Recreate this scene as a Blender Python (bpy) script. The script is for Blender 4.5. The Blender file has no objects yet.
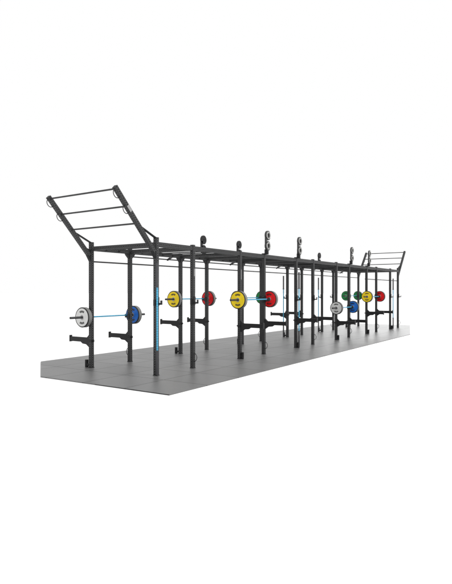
import bpy, bmesh, math
from mathutils import Vector, Matrix
C = bpy.context.scene.collection
SHORT, LONG, W = 1.214, 1.945, 1.916
XS = [(i + 1) // 2 * SHORT + (i // 2) * LONG for i in range(12)]
S = 0.083                       # section of the steel tube
Z_TOP = 2.70

# ------------------------------------------------------------------ materials
def nodes(name):
    m = bpy.data.materials.new(name); m.use_nodes = True
    nt = m.node_tree; b = nt.nodes['Principled BSDF']
    return m, nt, b
def math_node(nt, op, a, b=None, c=None):
    n = nt.nodes.new('ShaderNodeMath'); n.operation = op
    for i, v in enumerate((a, b, c)):
        if v is None: continue
        if isinstance(v, (int, float)): n.inputs[i].default_value = v
        else: nt.links.new(v, n.inputs[i])
    return n.outputs[0]
def simple(name, col, rough=0.5, metal=0.0, spec=0.5, var=0.12, scale=30, bump=0.0):
    m, nt, b = nodes(name)
    tc = nt.nodes.new('ShaderNodeTexCoord')
    no = nt.nodes.new('ShaderNodeTexNoise'); no.inputs['Scale'].default_value = scale; no.inputs['Detail'].default_value = 5
    nt.links.new(tc.outputs['Object'], no.inputs['Vector'])
    mx = nt.nodes.new('ShaderNodeMix'); mx.data_type = 'RGBA'
    mx.inputs['A'].default_value = (*[c * (1 - var) for c in col], 1)
    mx.inputs['B'].default_value = (*[min(1, c * (1 + var)) for c in col], 1)
    nt.links.new(no.outputs['Fac'], mx.inputs['Factor']); nt.links.new(mx.outputs['Result'], b.inputs['Base Color'])
    r = nt.nodes.new('ShaderNodeMapRange'); r.inputs['To Min'].default_value = rough - .06; r.inputs['To Max'].default_value = rough + .06
    nt.links.new(no.outputs['Fac'], r.inputs['Value']); nt.links.new(r.outputs['Result'], b.inputs['Roughness'])
    b.inputs['Metallic'].default_value = metal; b.inputs['Specular IOR Level'].default_value = spec
    if bump:
        bp = nt.nodes.new('ShaderNodeBump'); bp.inputs['Strength'].default_value = bump; bp.inputs['Distance'].default_value = .002
        nt.links.new(no.outputs['Fac'], bp.inputs['Height']); nt.links.new(bp.outputs['Normal'], b.inputs['Normal'])
    return m
def perforated():
    """Black powder-coated square tube with a row of round holes down each side."""
    m, nt, b = nodes('perforated_steel')
    tc = nt.nodes.new('ShaderNodeTexCoord'); sp = nt.nodes.new('ShaderNodeSeparateXYZ')
    nt.links.new(tc.outputs['Object'], sp.inputs[0])
    ax = math_node(nt, 'ABSOLUTE', sp.outputs[0]); ay = math_node(nt, 'ABSOLUTE', sp.outputs[1])
    u = math_node(nt, 'MINIMUM', ax, ay)
    v = math_node(nt, 'MULTIPLY', math_node(nt, 'SUBTRACT', math_node(nt, 'FRACT', math_node(nt, 'MULTIPLY', sp.outputs[2], 1 / .05)), .5), .05)
    d = math_node(nt, 'SQRT', math_node(nt, 'ADD', math_node(nt, 'MULTIPLY', u, u), math_node(nt, 'MULTIPLY', v, v)))
    hole = math_node(nt, 'LESS_THAN', d, .0145)
    ring = math_node(nt, 'MULTIPLY', math_node(nt, 'LESS_THAN', d, .0195), math_node(nt, 'GREATER_THAN', d, .0145))
    no = nt.nodes.new('ShaderNodeTexNoise'); no.inputs['Scale'].default_value = 9; no.inputs['Detail'].default_value = 6
    nt.links.new(tc.outputs['Object'], no.inputs['Vector'])
    mx = nt.nodes.new('ShaderNodeMix'); mx.data_type = 'RGBA'
    mx.inputs['A'].default_value = (.014, .0142, .015, 1); mx.inputs['B'].default_value = (.026, .0265, .028, 1)
    nt.links.new(no.outputs['Fac'], mx.inputs['Factor'])
    m2 = nt.nodes.new('ShaderNodeMix'); m2.data_type = 'RGBA'; m2.inputs['B'].default_value = (.12, .12, .12, 1)
    nt.links.new(mx.outputs['Result'], m2.inputs['A']); nt.links.new(ring, m2.inputs['Factor'])
    m3 = nt.nodes.new('ShaderNodeMix'); m3.data_type = 'RGBA'; m3.inputs['B'].default_value = (.004, .004, .004, 1)
    nt.links.new(m2.outputs['Result'], m3.inputs['A']); nt.links.new(hole, m3.inputs['Factor'])
    nt.links.new(m3.outputs['Result'], b.inputs['Base Color'])
    nt.links.new(math_node(nt, 'MULTIPLY', math_node(nt, 'SUBTRACT', 1.0, hole), .35), b.inputs['Specular IOR Level'])
    b.inputs['Roughness'].default_value = .48
    return m
M = {
 'perf': perforated(),
 'steel': simple('black_powder_coat', (.010, .0105, .011), .5, 0, .22),
 'bar': simple('dark_bar_steel', (.022, .022, .023), .42, 0, .35),
 'bracket': simple('black_plastic_lined_steel', (.012, .012, .013), .5, 0, .3),
 'silver': simple('brushed_ring_steel', (.36, .36, .35), .36, .6, .5),
 'cast': simple('grey_cast_steel', (.04, .04, .04), .4, .2, .4),
 'sleeve': simple('dark_chrome_sleeve', (.06, .06, .065), .38, .3, .4),
 'shaft': simple('blue_coated_shaft', (.07, .39, .60), .38, .0, .4),
 'rim': simple('grey_rubber_rim', (.20, .20, .195), .55, 0, .4, bump=.2),
 'black': simple('black_rubber', (.012, .012, .012), .5, 0, .4),
 'white': simple('white_rubber', (.62, .62, .61), .45),
 'blue': simple('blue_rubber', (.010, .15, .60), .45, 0, .3),
 'yellow': simple('yellow_rubber', (.92, .66, .01), .45, 0, .3),
 'red': simple('red_rubber', (.80, .004, .008), .45, 0, .3),
 'green': simple('green_rubber', (.004, .22, .05), .45, 0, .3),
 'label': simple('pale_label', (.30, .30, .30), .4),
 'chrome': simple('hub_steel', (.3, .3, .3), .3, .8),
}
def knurled_bands(m):
    nt = m.node_tree; b = nt.nodes['Principled BSDF']; src = b.inputs['Base Color'].links[0].from_socket
    tc = nt.nodes.new('ShaderNodeTexCoord'); sp = nt.nodes.new('ShaderNodeSeparateXYZ'); nt.links.new(tc.outputs['Object'], sp.inputs[0])
    f = math_node(nt, 'ABSOLUTE', math_node(nt, 'SUBTRACT', math_node(nt, 'FRACT', math_node(nt, 'MULTIPLY', sp.outputs[0], 1 / .05)), .5))
    k = math_node(nt, 'MULTIPLY', math_node(nt, 'GREATER_THAN', f, .30), .45)
    mx = nt.nodes.new('ShaderNodeMix'); mx.data_type = 'RGBA'; mx.inputs['B'].default_value = (.02, .10, .17, 1)
    nt.links.new(src, mx.inputs['A']); nt.links.new(k, mx.inputs['Factor']); nt.links.new(mx.outputs['Result'], b.inputs['Base Color'])
knurled_bands(M['shaft'])
def rubber_floor():
    m, nt, b = nodes('grey_rubber_tiles')
    tc = nt.nodes.new('ShaderNodeTexCoord'); sp = nt.nodes.new('ShaderNodeSeparateXYZ')
    nt.links.new(tc.outputs['Object'], sp.inputs[0])
    def seam(o, off):
        t = math_node(nt, 'DIVIDE', math_node(nt, 'SUBTRACT', o, off), 1.06)
        f = math_node(nt, 'ABSOLUTE', math_node(nt, 'SUBTRACT', math_node(nt, 'FRACT', t), .5))
        return math_node(nt, 'GREATER_THAN', f, .490), math_node(nt, 'FLOOR', t)
    sx, ix = seam(sp.outputs[0], -1.40); sy, iy = seam(sp.outputs[1], -1.55)
    s = math_node(nt, 'MAXIMUM', sx, sy)
    cb = nt.nodes.new('ShaderNodeCombineXYZ'); nt.links.new(ix, cb.inputs[0]); nt.links.new(iy, cb.inputs[1])
    wn = nt.nodes.new('ShaderNodeTexWhiteNoise'); nt.links.new(cb.outputs[0], wn.inputs['Vector'])
    no = nt.nodes.new('ShaderNodeTexNoise'); no.inputs['Scale'].default_value = 260; no.inputs['Detail'].default_value = 3
    nt.links.new(tc.outputs['Object'], no.inputs['Vector'])
    n2 = nt.nodes.new('ShaderNodeTexNoise'); n2.inputs['Scale'].default_value = 1.4; n2.inputs['Detail'].default_value = 5
    nt.links.new(tc.outputs['Object'], n2.inputs['Vector'])
    k = math_node(nt, 'ADD', math_node(nt, 'MULTIPLY', wn.outputs['Value'], .22),
        math_node(nt, 'ADD', math_node(nt, 'MULTIPLY', no.outputs['Fac'], .35), math_node(nt, 'MULTIPLY', n2.outputs['Fac'], .25)))
    k = math_node(nt, 'MULTIPLY', math_node(nt, 'ADD', k, .65), MAT)
    k = math_node(nt, 'MULTIPLY', k, math_node(nt, 'SUBTRACT', 1.0, math_node(nt, 'MULTIPLY', s, .7)))
    cc = nt.nodes.new('ShaderNodeCombineColor')
    for i in range(3): nt.links.new(k, cc.inputs[i])
    nt.links.new(cc.outputs[0], b.inputs['Base Color'])
    b.inputs['Roughness'].default_value = .42
    nt.links.new(math_node(nt, 'MULTIPLY', math_node(nt, 'SUBTRACT', 1.0, math_node(nt, 'MULTIPLY', s, .7)), .5), b.inputs['Specular IOR Level'])
    bp = nt.nodes.new('ShaderNodeBump'); bp.inputs['Strength'].default_value = .25; bp.inputs['Distance'].default_value = .002
    nt.links.new(no.outputs['Fac'], bp.inputs['Height']); nt.links.new(bp.outputs['Normal'], b.inputs['Normal'])
    return m
MAT = .112

# ------------------------------------------------------------------ mesh helpers
def link(name, bm, mat, parent=None, matrix=None, smooth=False):
    me = bpy.data.meshes.new(name); bmesh.ops.recalc_face_normals(bm, faces=bm.faces); bm.to_mesh(me); bm.free()
    me.materials.append(mat)
    if smooth:
        me.polygons.foreach_set('use_smooth', [True] * len(me.polygons))
        try: me.set_sharp_from_angle(angle=math.radians(35))
        except Exception: pass
    o = bpy.data.objects.new(name, me); C.objects.link(o)
    if parent: o.parent = parent
    if matrix is not None: o.matrix_local = matrix
    return o
def box(bm, x0, x1, y0, y1, z0, z1, bev=0.0):
    r = bmesh.ops.create_cube(bm, size=1)
    bmesh.ops.scale(bm, vec=(x1 - x0, y1 - y0, z1 - z0), verts=r['verts'])
    bmesh.ops.translate(bm, vec=((x0 + x1) / 2, (y0 + y1) / 2, (z0 + z1) / 2), verts=r['verts'])
    if bev:
        es = {e for v in r['verts'] for e in v.link_edges}
        bmesh.ops.bevel(bm, geom=list(es), offset=bev, segments=2, affect='EDGES', profile=.6)
def rod_bm(bm, p0, p1, r, seg=14, cap=True):
    p0, p1 = Vector(p0), Vector(p1); d = p1 - p0
    q = d.to_track_quat('Z', 'Y').to_matrix().to_4x4(); q.translation = (p0 + p1) / 2
    bmesh.ops.create_cone(bm, cap_ends=cap, segments=seg, radius1=r, radius2=r, depth=d.length, matrix=q)
def sweep(bm, pts, r, seg=8, closed=False):
    pts = [Vector(p) for p in pts]; rings = []; n = len(pts)
    axis = (pts[1] - pts[0]).cross(pts[2] - pts[1]).normalized()
    for i, p in enumerate(pts):
        a = pts[(i - 1) % n] if closed or i else p; c = pts[(i + 1) % n] if closed or i < n - 1 else p
        t = (c - a).normalized(); u = axis; w = t.cross(u).normalized()
        rings.append([bm.verts.new(p + r * (math.cos(2 * math.pi * k / seg) * u + math.sin(2 * math.pi * k / seg) * w)) for k in range(seg)])
    for i in range(n if closed else n - 1):
        A, B = rings[i], rings[(i + 1) % n]
        for k in range(seg): bm.faces.new((A[k], A[(k + 1) % seg], B[(k + 1) % seg], B[k]))
    if not closed: bm.faces.new(rings[0]); bm.faces.new(rings[-1])
def prism(bm, pts, axis, a, b):
    """polygon pts extruded along axis 'x' or 'y' from a to b"""
    def P(p, t): return (t, p[0], p[1]) if axis == 'x' else (p[0], t, p[1])
    A = [bm.verts.new(P(p, a)) for p in pts]; B = [bm.verts.new(P(p, b)) for p in pts]; n = len(pts)
    bm.faces.new(A); bm.faces.new(list(reversed(B)))
    for i in range(n): bm.faces.new((A[i], A[(i + 1) % n], B[(i + 1) % n], B[i]))
def beam(name, p0, p1, parent, w=S, h=S, mat=None, trim=0.0):
    """square tube between two points; local Z runs along it"""
    p0, p1 = Vector(p0), Vector(p1); d = p1 - p0; L = d.length
    bm = bmesh.new(); box(bm, -w / 2, w / 2, -h / 2, h / 2, -L / 2, L / 2, .006)
    z = d.normalized(); x = Vector((0, 1, 0)) if abs(z.y) < .9 else Vector((1, 0, 0))
    y = z.cross(x).normalized(); x = y.cross(z)
    m = Matrix((x, y, z)).transposed().to_4x4(); m.translation = (p0 + p1) / 2
    return link(name, bm, mat or M['perf'], parent, m)
def empty(name, loc, label, cat, group=None, rot=None):
    o = bpy.data.objects.new(name, None); C.objects.link(o); o.location = loc
    o.empty_display_size = .2
    if rot: o.rotation_euler = rot
    o['label'] = label; o['category'] = cat
    if group: o['group'] = group
    return o

# ------------------------------------------------------------------ the setting
bm = bmesh.new(); bmesh.ops.create_grid(bm, x_segments=1, y_segments=1, size=400)
g = link('ground', bm, simple('white_studio_floor', (.93, .93, .93), .9, 0, .1, var=.01, scale=2)); g.location = (0, 0, -.016); g['kind'] = 'structure'
pts = [(-1.40, -1.52), (13.36, -1.52), (19.1, 0.0), (18.9, 3.62), (.03, 3.74), (-1.42, 1.80)]
bm = bmesh.new()
A = [bm.verts.new((x, y, -.0002)) for x, y in pts]; B = [bm.verts.new((x, y, -.0155)) for x, y in pts]
bm.faces.new(A); bm.faces.new(list(reversed(B)))
for i in range(len(pts)): bm.faces.new((A[i], B[i], B[(i + 1) % len(pts)], A[(i + 1) % len(pts)]))
f = link('floor', bm, rubber_floor()); f['kind'] = 'structure'

# ------------------------------------------------------------------ the rig
rig = empty('training_rig', (0, 0, 0), 'long black steel training rig of perforated uprights with a slanted climbing ladder at each end', 'training rig')
for i, x in enumerate(XS):
    for row, y in ((0, 0), (1, W)):
        top = 2.80 if i in (0, 11) else 2.735
        up = beam('upright', (x, y, 0), (x, y, top), rig)
        sgn = -1 if row == 0 else 1
        # base plate
        bm = bmesh.new(); box(bm, x - .045, x + .045, y - .05, y + .05, .0, .012, .002)
        b_ = link('base_plate', bm, M['steel'], up, Matrix.Translation((0, 0, -top / 2)) @ Matrix.Translation((-x, -y, 0)))
# long beams between uprights (butted against the uprights)
for row, y in ((0, 0), (1, W)):
    for i in range(11):
        beam('top_beam', (XS[i] + S / 2 + .002, y, Z_TOP - .045), (XS[i + 1] - S / 2 - .002, y, Z_TOP - .045), rig, w=.07, h=.10)
for i, x in enumerate(XS):
    beam('cross_beam', (x, S / 2 + .002, Z_TOP - .045), (x, W - S / 2 - .002, Z_TOP - .045), rig, w=.07, h=.085)
# inner longitudinal rails and rungs of the monkey bars
for i in range(11):
    n = 2 if i % 2 == 0 else 4
    for k in range(1, n + 1):
        x = XS[i] + (XS[i + 1] - XS[i]) * k / (n + 1)
        bm = bmesh.new(); rod_bm(bm, (x, .036, Z_TOP - .05), (x, W - .036, Z_TOP - .05), .0145)
        link('monkey_bar', bm, M['steel'], rig, smooth=True)
# bars along the back row
bm = bmesh.new(); rod_bm(bm, (XS[0], W + .052, 2.37), (XS[11], W + .052, 2.37), .0165)
link('pull_up_bar', bm, M['bar'], rig, smooth=True)
bm = bmesh.new(); rod_bm(bm, (1.72, W + .45, 2.585), (XS[10] + .3, W + .45, 2.585), .0165)
link('pull_up_bar', bm, M['bar'], rig, smooth=True)
bm = bmesh.new(); rod_bm(bm, (XS[8], .056, 2.2), (XS[11], .056, 2.2), .0165)
link('pull_up_bar', bm, M['bar'], rig, smooth=True)
for i in (2, 4, 6, 8, 10):
    bm = bmesh.new(); prism(bm, [(W + .044, 2.73), (W + .20, 2.73), (W + .475, 2.59), (W + .465, 2.55), (W + .18, 2.68), (W + .044, 2.68)], 'x', XS[i] - .025, XS[i] + .025)
    link('bar_bracket', bm, M['bracket'], rig)
# gussets under the beams at the back row
for i in range(1, 12):
    x = XS[i]
    for s in (-1, 1):
        bm = bmesh.new(); a = S / 2 + .001
        prism(bm, [(x + s * a, 2.604), (x + s * (a + .11), 2.604), (x + s * (a + .085), 2.57), (x + s * a, 2.49)], 'y', W - .03, W + .03)
        link('gusset', bm, M['bracket'], rig)

# slanted ladders
def c_ring(bm, c, out, up, r=.075, t=.009, w=.6):
    """closed-looking C hoop standing out from c in direction out"""
    c, out, up = Vector(c), Vector(out).normalized(), Vector(up).normalized()
    pts = []
    for k in range(15):
        a = math.radians(-105 + 210 * k / 14)
        pts.append(c + out * (r * w * (math.cos(a) + .25)) + up * (r * math.sin(a)))
    sweep(bm, pts, t)
for s, x0 in ((-1, XS[0]), (1, XS[11])):
    for y in (0, W):
        d = Vector((s * 1.10, 0, 1.16)).normalized()
        p0 = Vector((x0 + s * .066, y, 2.50)); p1 = Vector((x0 + s * 1.14, y, 3.635))
        arm = beam('ladder_arm', p0, p1, rig)
        bm = bmesh.new(); box(bm, -.042, .042, -.042, .042, 0, .012, .002)
        bm2 = arm.matrix_local.copy()
        link('end_cap', bm, M['bracket'], arm, Matrix.Translation((0, 0, (p1 - p0).length / 2)))
        beam('arm_brace', (x0 + s * .03, y, 2.79), (x0 + s * .44, y, 2.96), rig, w=.05, h=.028, mat=M['steel'])
        # connecting block at the upright
        bm = bmesh.new(); prism(bm, [(x0 + s * .04, 2.36), (x0 + s * .04, 2.62), (x0 + s * .16, 2.66), (x0 + s * .13, 2.50)], 'y', y - .034, y + .034)
        link('arm_joint_plate', bm, M['steel'], rig)
        for t in (.93, .70):
            c = p0.lerp(p1, t); out = Vector((-s * 0, 0, -1)) if False else Vector((s * .72, 0, -.69))
            bm = bmesh.new(); c_ring(bm, c + Vector((s * .72, 0, -.69)) * .04, (s * .72, 0, -.69), d, .085, .008, .8)
            link('band_hoop', bm, M['bar'], rig, smooth=True)
    for t in (.975, .72, .46):
        c = Vector((x0 + s * .066, 0, 2.50)).lerp(Vector((x0 + s * 1.14, 0, 3.635)), t)
        bm = bmesh.new(); rod_bm(bm, (c.x, .036, c.z), (c.x, W - .036, c.z), .0175)
        link('ladder_rung', bm, M['bar'], rig, smooth=True)

# two-ring steel brackets standing above the beams
def washer(bm, c, ro, ri, y0, y1, n=28):
    for k in range(n):
        pass
    V = []
    for k in range(n):
        a = 2 * math.pi * k / n; ca, sa = math.cos(a), math.sin(a)
        V.append([bm.verts.new((c[0] + r * ca, y, c[1] + r * sa)) for r, y in ((ro, y0), (ro, y1), (ri, y1), (ri, y0))])
    for k in range(n):
        A, B = V[k], V[(k + 1) % n]
        for j in range(4): bm.faces.new((A[j], A[(j + 1) % 4], B[(j + 1) % 4], B[j]))
for i in (3, 4, 7, 8):
    for row, y in ((0, 0), (1, W)):
        s = -1 if row == 0 else 1; x = XS[i]; yo = y + s * .13
        bm = bmesh.new(); ya, yb = sorted((yo - s * .03, yo + s * .012))
        for zc in (2.93, 3.21): washer(bm, (x, zc), .13, .045 if row == 0 else .02, ya, yb)
        box(bm, x - .12, x - .05, ya, yb, 2.99, 3.17)
        st = link('ring_bracket', bm, M['bracket'] if row else M['cast'], rig, smooth=False)
        for zc in (2.93, 3.21):
            bm = bmesh.new(); pp = [(x + .085 * math.cos(a * math.pi / 14), yo + s * .016, zc + .085 * math.sin(a * math.pi / 14)) for a in range(28)]
            sweep(bm, pp, .021, closed=True)
            link('ring', bm, M['silver'] if row == 0 else M['steel'], st, smooth=True)
        bm = bmesh.new(); y0, y1 = sorted((y + s * .04, yo + s * .01)); box(bm, x - .03, x + .03, y0, y1, 2.70, 2.84, .004)
        link('bracket_foot', bm, M['bracket'], st)

# hooks, spotter arms, foot fittings
LOW = {(0, 1), (1, 1), (6, 0), (7, 0)}
def j_hook(x, y, s, z):
    a = S / 2
    bm = bmesh.new()
    y0, y1 = sorted((y + s * (a + .001), y + s * (a + .016))); box(bm, x - .035, x + .035, y0, y1, z - .075, z + .10, .002)
    y0, y1 = sorted((y + s * (a + .012), y + s * (a + .105))); box(bm, x - .026, x + .026, y0, y1, z - .055, z - .018, .004)
    y0, y1 = sorted((y + s * (a + .088), y + s * (a + .105))); box(bm, x - .026, x + .026, y0, y1, z - .04, z + .035, .003)
    box(bm, x - a - .017, x - a - .001, y - .03, y + .03, z - .075, z + .05, .002)
    link('bar_hook', bm, M['bracket'], rig)
def spotter(x, y, s, z, L=.68):
    a = S / 2
    def P(d, h): return (y + s * d, z + h)
    bm = bmesh.new()
    prism(bm, [P(a + .002, -.15), P(a + .002, .14), P(a + .09, .055), P(L, .055), P(L, -.035), P(a + .28, -.035), P(a + .22, -.075), P(a + .10, -.085)], 'x', x - .03, x + .03)
    o = link('spotter_arm', bm, M['bracket'], rig)
    bm = bmesh.new(); y0, y1 = sorted((y + s * (L + .001), y + s * (L + .022))); box(bm, x - .036, x + .036, y0, y1, z - .05, z + .10, .004)
    link('end_stop', bm, M['bracket'], o)
    bm = bmesh.new(); y0, y1 = sorted((y + s * (a + .06), y + s * (L - .01))); box(bm, x - .027, x + .027, y0, y1, z + .056, z + .068, .002)
    link('top_pad', bm, M['black'], o)
    bm = bmesh.new(); box(bm, x - .047, x + .047, y - s * 0 - .042, y + .042, z - .03, z + .03, .003)
    # collar drawn round the upright
    link('collar', bm, M['bracket'], o)
    bm = bmesh.new(); rod_bm(bm, (x, y - s * .05, z - .0), (x, y - s * .085, z - .0), .016)
    link('pin_knob', bm, M['bracket'], o, smooth=True)
for i, x in enumerate(XS):
    for row, y in ((0, 0), (1, W)):
        s = -1 if row == 0 else 1
        zh = 1.12 if (i, row) in LOW else 1.485
        j_hook(x, y, s, zh)
        arms = (i in (2, 3, 4, 5, 6, 7, 8, 9)) if row == 0 else (i in (0, 1, 2, 3, 6, 7))
        if arms: spotter(x, y, s, .60 if (i, row) in LOW else .83)
        bm = bmesh.new()
        if i % 2 == 0:      # short tube that takes the end of a stored bar
            yc = y + s * (.15 if row else .085)
            if (i, row) == (0, 0): bm.free(); continue
            box(bm, x - .03, x + .03, *sorted((y + s * .043, y + s * (.12 if row else .07))), .035, .085, .003)
            rod_bm(bm, (x, yc, .004), (x, yc, .17), .04 if row else .033)
            box(bm, x - .03, x + .03, *sorted((y + s * .0425, y + s * .05)), .015, .15, .002)
            link('bar_holder', bm, M['bracket'], rig, smooth=True)
        else:
            c_ring(bm, (x, y + s * .04, .24), (0, s, 0), (0, 0, 1), .085, .008, .7)
            link('band_hoop', bm, M['bar'], rig, smooth=True)
# small pale maker's labels riveted to the front faces
for x, z0, z1 in ((XS[1], 2.04, 2.20), (XS[2], 2.0, 2.25), (XS[4], 2.05, 2.25)):
    bm = bmesh.new(); box(bm, x - .004, x + .016, -S / 2 - .003, -S / 2 - .0005, z0, z1)
    link('label_strip', bm, M['label'], rig)
bm = bmesh.new(); box(bm, -.039, -.03, -.03, .03, -.09, .09)
arm0 = [o for o in rig.children if o.name.startswith('ladder_arm')][0]
bm.free(); bm = bmesh.new(); box(bm, -S / 2 - .003, -S / 2 - .0005, -.03, .028, .22, .36)
link('label_strip', bm, M['label'], arm0)

# ------------------------------------------------------------------ barbells and plates (local X along the bar)
HALF = .735; T = .115; END = 1.17
def barbell(label, loc, upright=False, group='blue-shafted barbells'):
    b = empty('barbell', loc, label, 'barbell', group, (0, -math.pi / 2, 0) if upright else None)
    h = .655 if upright else HALF; e = 1.13 if upright else END
    bm = bmesh.new(); rod_bm(bm, (-h, 0, 0), (h, 0, 0), .0165 if not upright else .019)
    link('shaft', bm, M['shaft'], b, smooth=True)
    for s in (-1, 1):
        bm = bmesh.new(); rod_bm(bm, (s * h, 0, 0), (s * e, 0, 0), .026)
        rod_bm(bm, (s * (h - .022), 0, 0), (s * (h - .001), 0, 0), .036)
        sl = link('sleeve', bm, M['sleeve'], b, smooth=True)
        bm = bmesh.new(); rod_bm(bm, (s * e, 0, 0), (s * (e + .004), 0, 0), .018)
        link('end_cap', bm, M['bracket'], sl, smooth=True)
    return b
def lathe(bm, prof, n=56):
    V = []
    for k in range(n):
        a = 2 * math.pi * k / n
        V.append([bm.verts.new((px, r * math.cos(a), r * math.sin(a))) for r, px in prof])
    m = len(prof)
    for k in range(n):
        A, B = V[k], V[(k + 1) % n]
        for j in range(m): bm.faces.new((A[j], A[(j + 1) % m], B[(j + 1) % m], B[j]))
def plate(colour, label, loc):
    p = empty('weight_plate', loc, label, 'weight plate', 'coloured bumper plates on the barbells')
    h = T / 2; R = .225
    bm = bmesh.new()
    lathe(bm, [(R - .012, -h), (R, -h + .012), (R, -.004), (R - .006, 0), (R, .004), (R, h - .012), (R - .012, h), (R - .022, h - .008), (.03, h - .016), (.03, -h + .016), (R - .022, -h + .008)])
    link('rim', bm, M['rim'], p, smooth=True)
    for s in (-1, 1):
        fx = s * h
        bm = bmesh.new()
        lathe(bm, [(R - .024, fx - s * .0035), (R - .034, fx - s * .001), (.16, fx - s * .001), (.155, fx - s * .005), (.075, fx - s * .005), (.068, fx - s * .001), (.032, fx - s * .001), (.032, fx - s * .02), (R - .024, fx - s * .02)])
        fc = link('face', bm, M[colour], p, smooth=True)
        bm = bmesh.new(); lathe(bm, [(.2255, fx - s * .018), (.2262, fx - s * .012), (.215, fx + s * .0015), (.203, fx + s * .0005), (.203, fx - s * .003), (.214, fx - s * .006)])
        link('border_ring', bm, M['black'], fc, smooth=True)
        for c in (math.pi / 2, -math.pi / 2):   # moulded marks at the top and bottom of the face
            bm = bmesh.new()
            for q in range(5):
                a0 = c - .55 + q * .225; a1 = a0 + .17
                vs = []
                for xx in (fx - s * .003, fx - s * .011):
                    for r, a in ((.152, a0), (.152, a1), (.108, a1), (.108, a0)):
                        vs.append(bm.verts.new((xx, r * math.cos(a), r * math.sin(a))))
                bm.faces.new(vs[:4]); bm.faces.new(vs[7:3:-1])
                for j in range(4): bm.faces.new((vs[j], vs[(j + 1) % 4], vs[4 + (j + 1) % 4], vs[4 + j]))
            link('moulded_mark', bm, M['black'], fc)
        bm = bmesh.new(); lathe(bm, [(.055, fx - s * .002), (.05, fx + s * .004), (.03, fx + s * .004), (.03, fx - s * .005), (.055, fx - s * .005)])
        link('hub', bm, M['chrome'], fc, smooth=True)
    return p
BARS = [ # even post index, row, height, left plate, right plate, words
 (0, 1, 1.125, 'white', 'blue', 'low barbell at far left between a white and a blue plate',
  'white plate at far left, facing outward beside the leftmost back upright', 'blue plate at left, seen through behind the second back upright'),
 (2, 1, 1.49, 'yellow', 'red', 'back-row barbell between the smaller yellow and the dark red plate',
  'yellow plate on the back row, just right of the nearest upright-stored barbell', 'dark red plate on the back row behind an upright, the leftmost red one'),
 (2, 0, 1.49, 'yellow', 'red', 'front-row barbell between the biggest yellow plate and a bright red plate',
  'biggest yellow plate, on the near side of a front upright left of centre', 'large bright red plate on the front row, just right of a green plate'),
 (4, 1, 1.49, 'green', 'green', 'back-row barbell between two green plates, behind the biggest yellow and bright red plates',
  'green plate almost hidden behind the biggest yellow plate', 'dark green plate peeping out left of the large bright red plate'),
 (6, 0, 1.125, 'white', 'blue', 'low front-row barbell at right between a white and a blue plate',
  'white plate low on the front row right of centre, left of a blue plate', 'blue plate low on the front row at right, beneath two green plates'),
 (10, 1, 1.49, 'green', 'green', 'far barbell in the last back bay between two small green plates',
  'small bright green plate above and left of the low blue plate at right', 'small dark green plate touching the left edge of the right-hand yellow plate'),
 (8, 0, 1.49, 'yellow', 'red', 'front-row barbell at right between a small yellow and a small red plate',
  'small yellow plate at right, between a dark green and a red plate', 'rightmost plate, small and red, on the front row'),
]
for i, row, z, cl, cr, lb, ll, lr in BARS:
    y = W + .105 if row else -.105
    x = (XS[i] + XS[i + 1]) / 2 + (.06 if row else -.02)
    barbell(lb, (x, y, z), group='barbells lying across the hooks')
    plate(cl, ll, (x - HALF - T / 2, y, z)); plate(cr, lr, (x + HALF + T / 2, y, z))
for x, y, lb in ((XS[0] - .05, -.072, 'barbell stored upright against the nearest front corner post, with a bright blue shaft'),
                 (XS[4] + .0, -.105, 'barbell stored upright against a front-row post, second post right of the large red plate'),
                 (XS[10] + .02, -.13, 'barbell stored upright near the far right end, just right of the small red plate'),
                 (XS[6] - .03, W + .15, 'barbell stored upright on the back row, first thin pole right of the large red plate'),
                 (XS[8] - .03, W + .15, 'barbell stored upright on the back row, left of the low white plate')):
    barbell(lb, (x, y, 1.135 + .012), True, 'barbells stored upright beside the posts')

# ------------------------------------------------------------------ camera, light, world
cam = bpy.data.cameras.new('camera'); co = bpy.data.objects.new('camera', cam); C.objects.link(co)
yaw, pitch = .59277, -.00116
co.location = (-8.09478, -7.1618, 1.70174)
co.rotation_euler = (math.pi / 2 + pitch, 0, yaw - math.pi / 2)
cam.sensor_fit = 'HORIZONTAL'; cam.sensor_width = 36; cam.lens = 527.695 / 452 * 36
cam.clip_start = .05; cam.clip_end = 2000
bpy.context.scene.camera = co
w = bpy.data.worlds.new('World'); bpy.context.scene.world = w; w.use_nodes = True
bg = w.node_tree.nodes['Background']; bg.inputs[0].default_value = (1, 1, 1, 1); bg.inputs[1].default_value = 1.0
sun = bpy.data.lights.new('studio_key', 'SUN'); sun.energy = 1.6; sun.angle = math.radians(35); sun.color = (1, .99, .98)
so = bpy.data.objects.new('studio_key', sun); C.objects.link(so)
so.rotation_euler = Vector((.25, -1.0, 1.05)).to_track_quat('Z', 'Y').to_euler()
rim = bpy.data.lights.new('added_back_light', 'SUN'); rim.energy = .45; rim.angle = math.radians(24)  # unseen low lamp, added to brighten the far mat with a grazing sheen
ro = bpy.data.objects.new('added_back_light', rim); C.objects.link(ro)
ro.rotation_euler = Vector((1.0, .22, .14)).to_track_quat('Z', 'Y').to_euler()
vs = bpy.context.scene.view_settings
vs.view_transform = 'Standard'; vs.look = 'None'; vs.exposure = 0; vs.gamma = 1; vs.use_curve_mapping = False
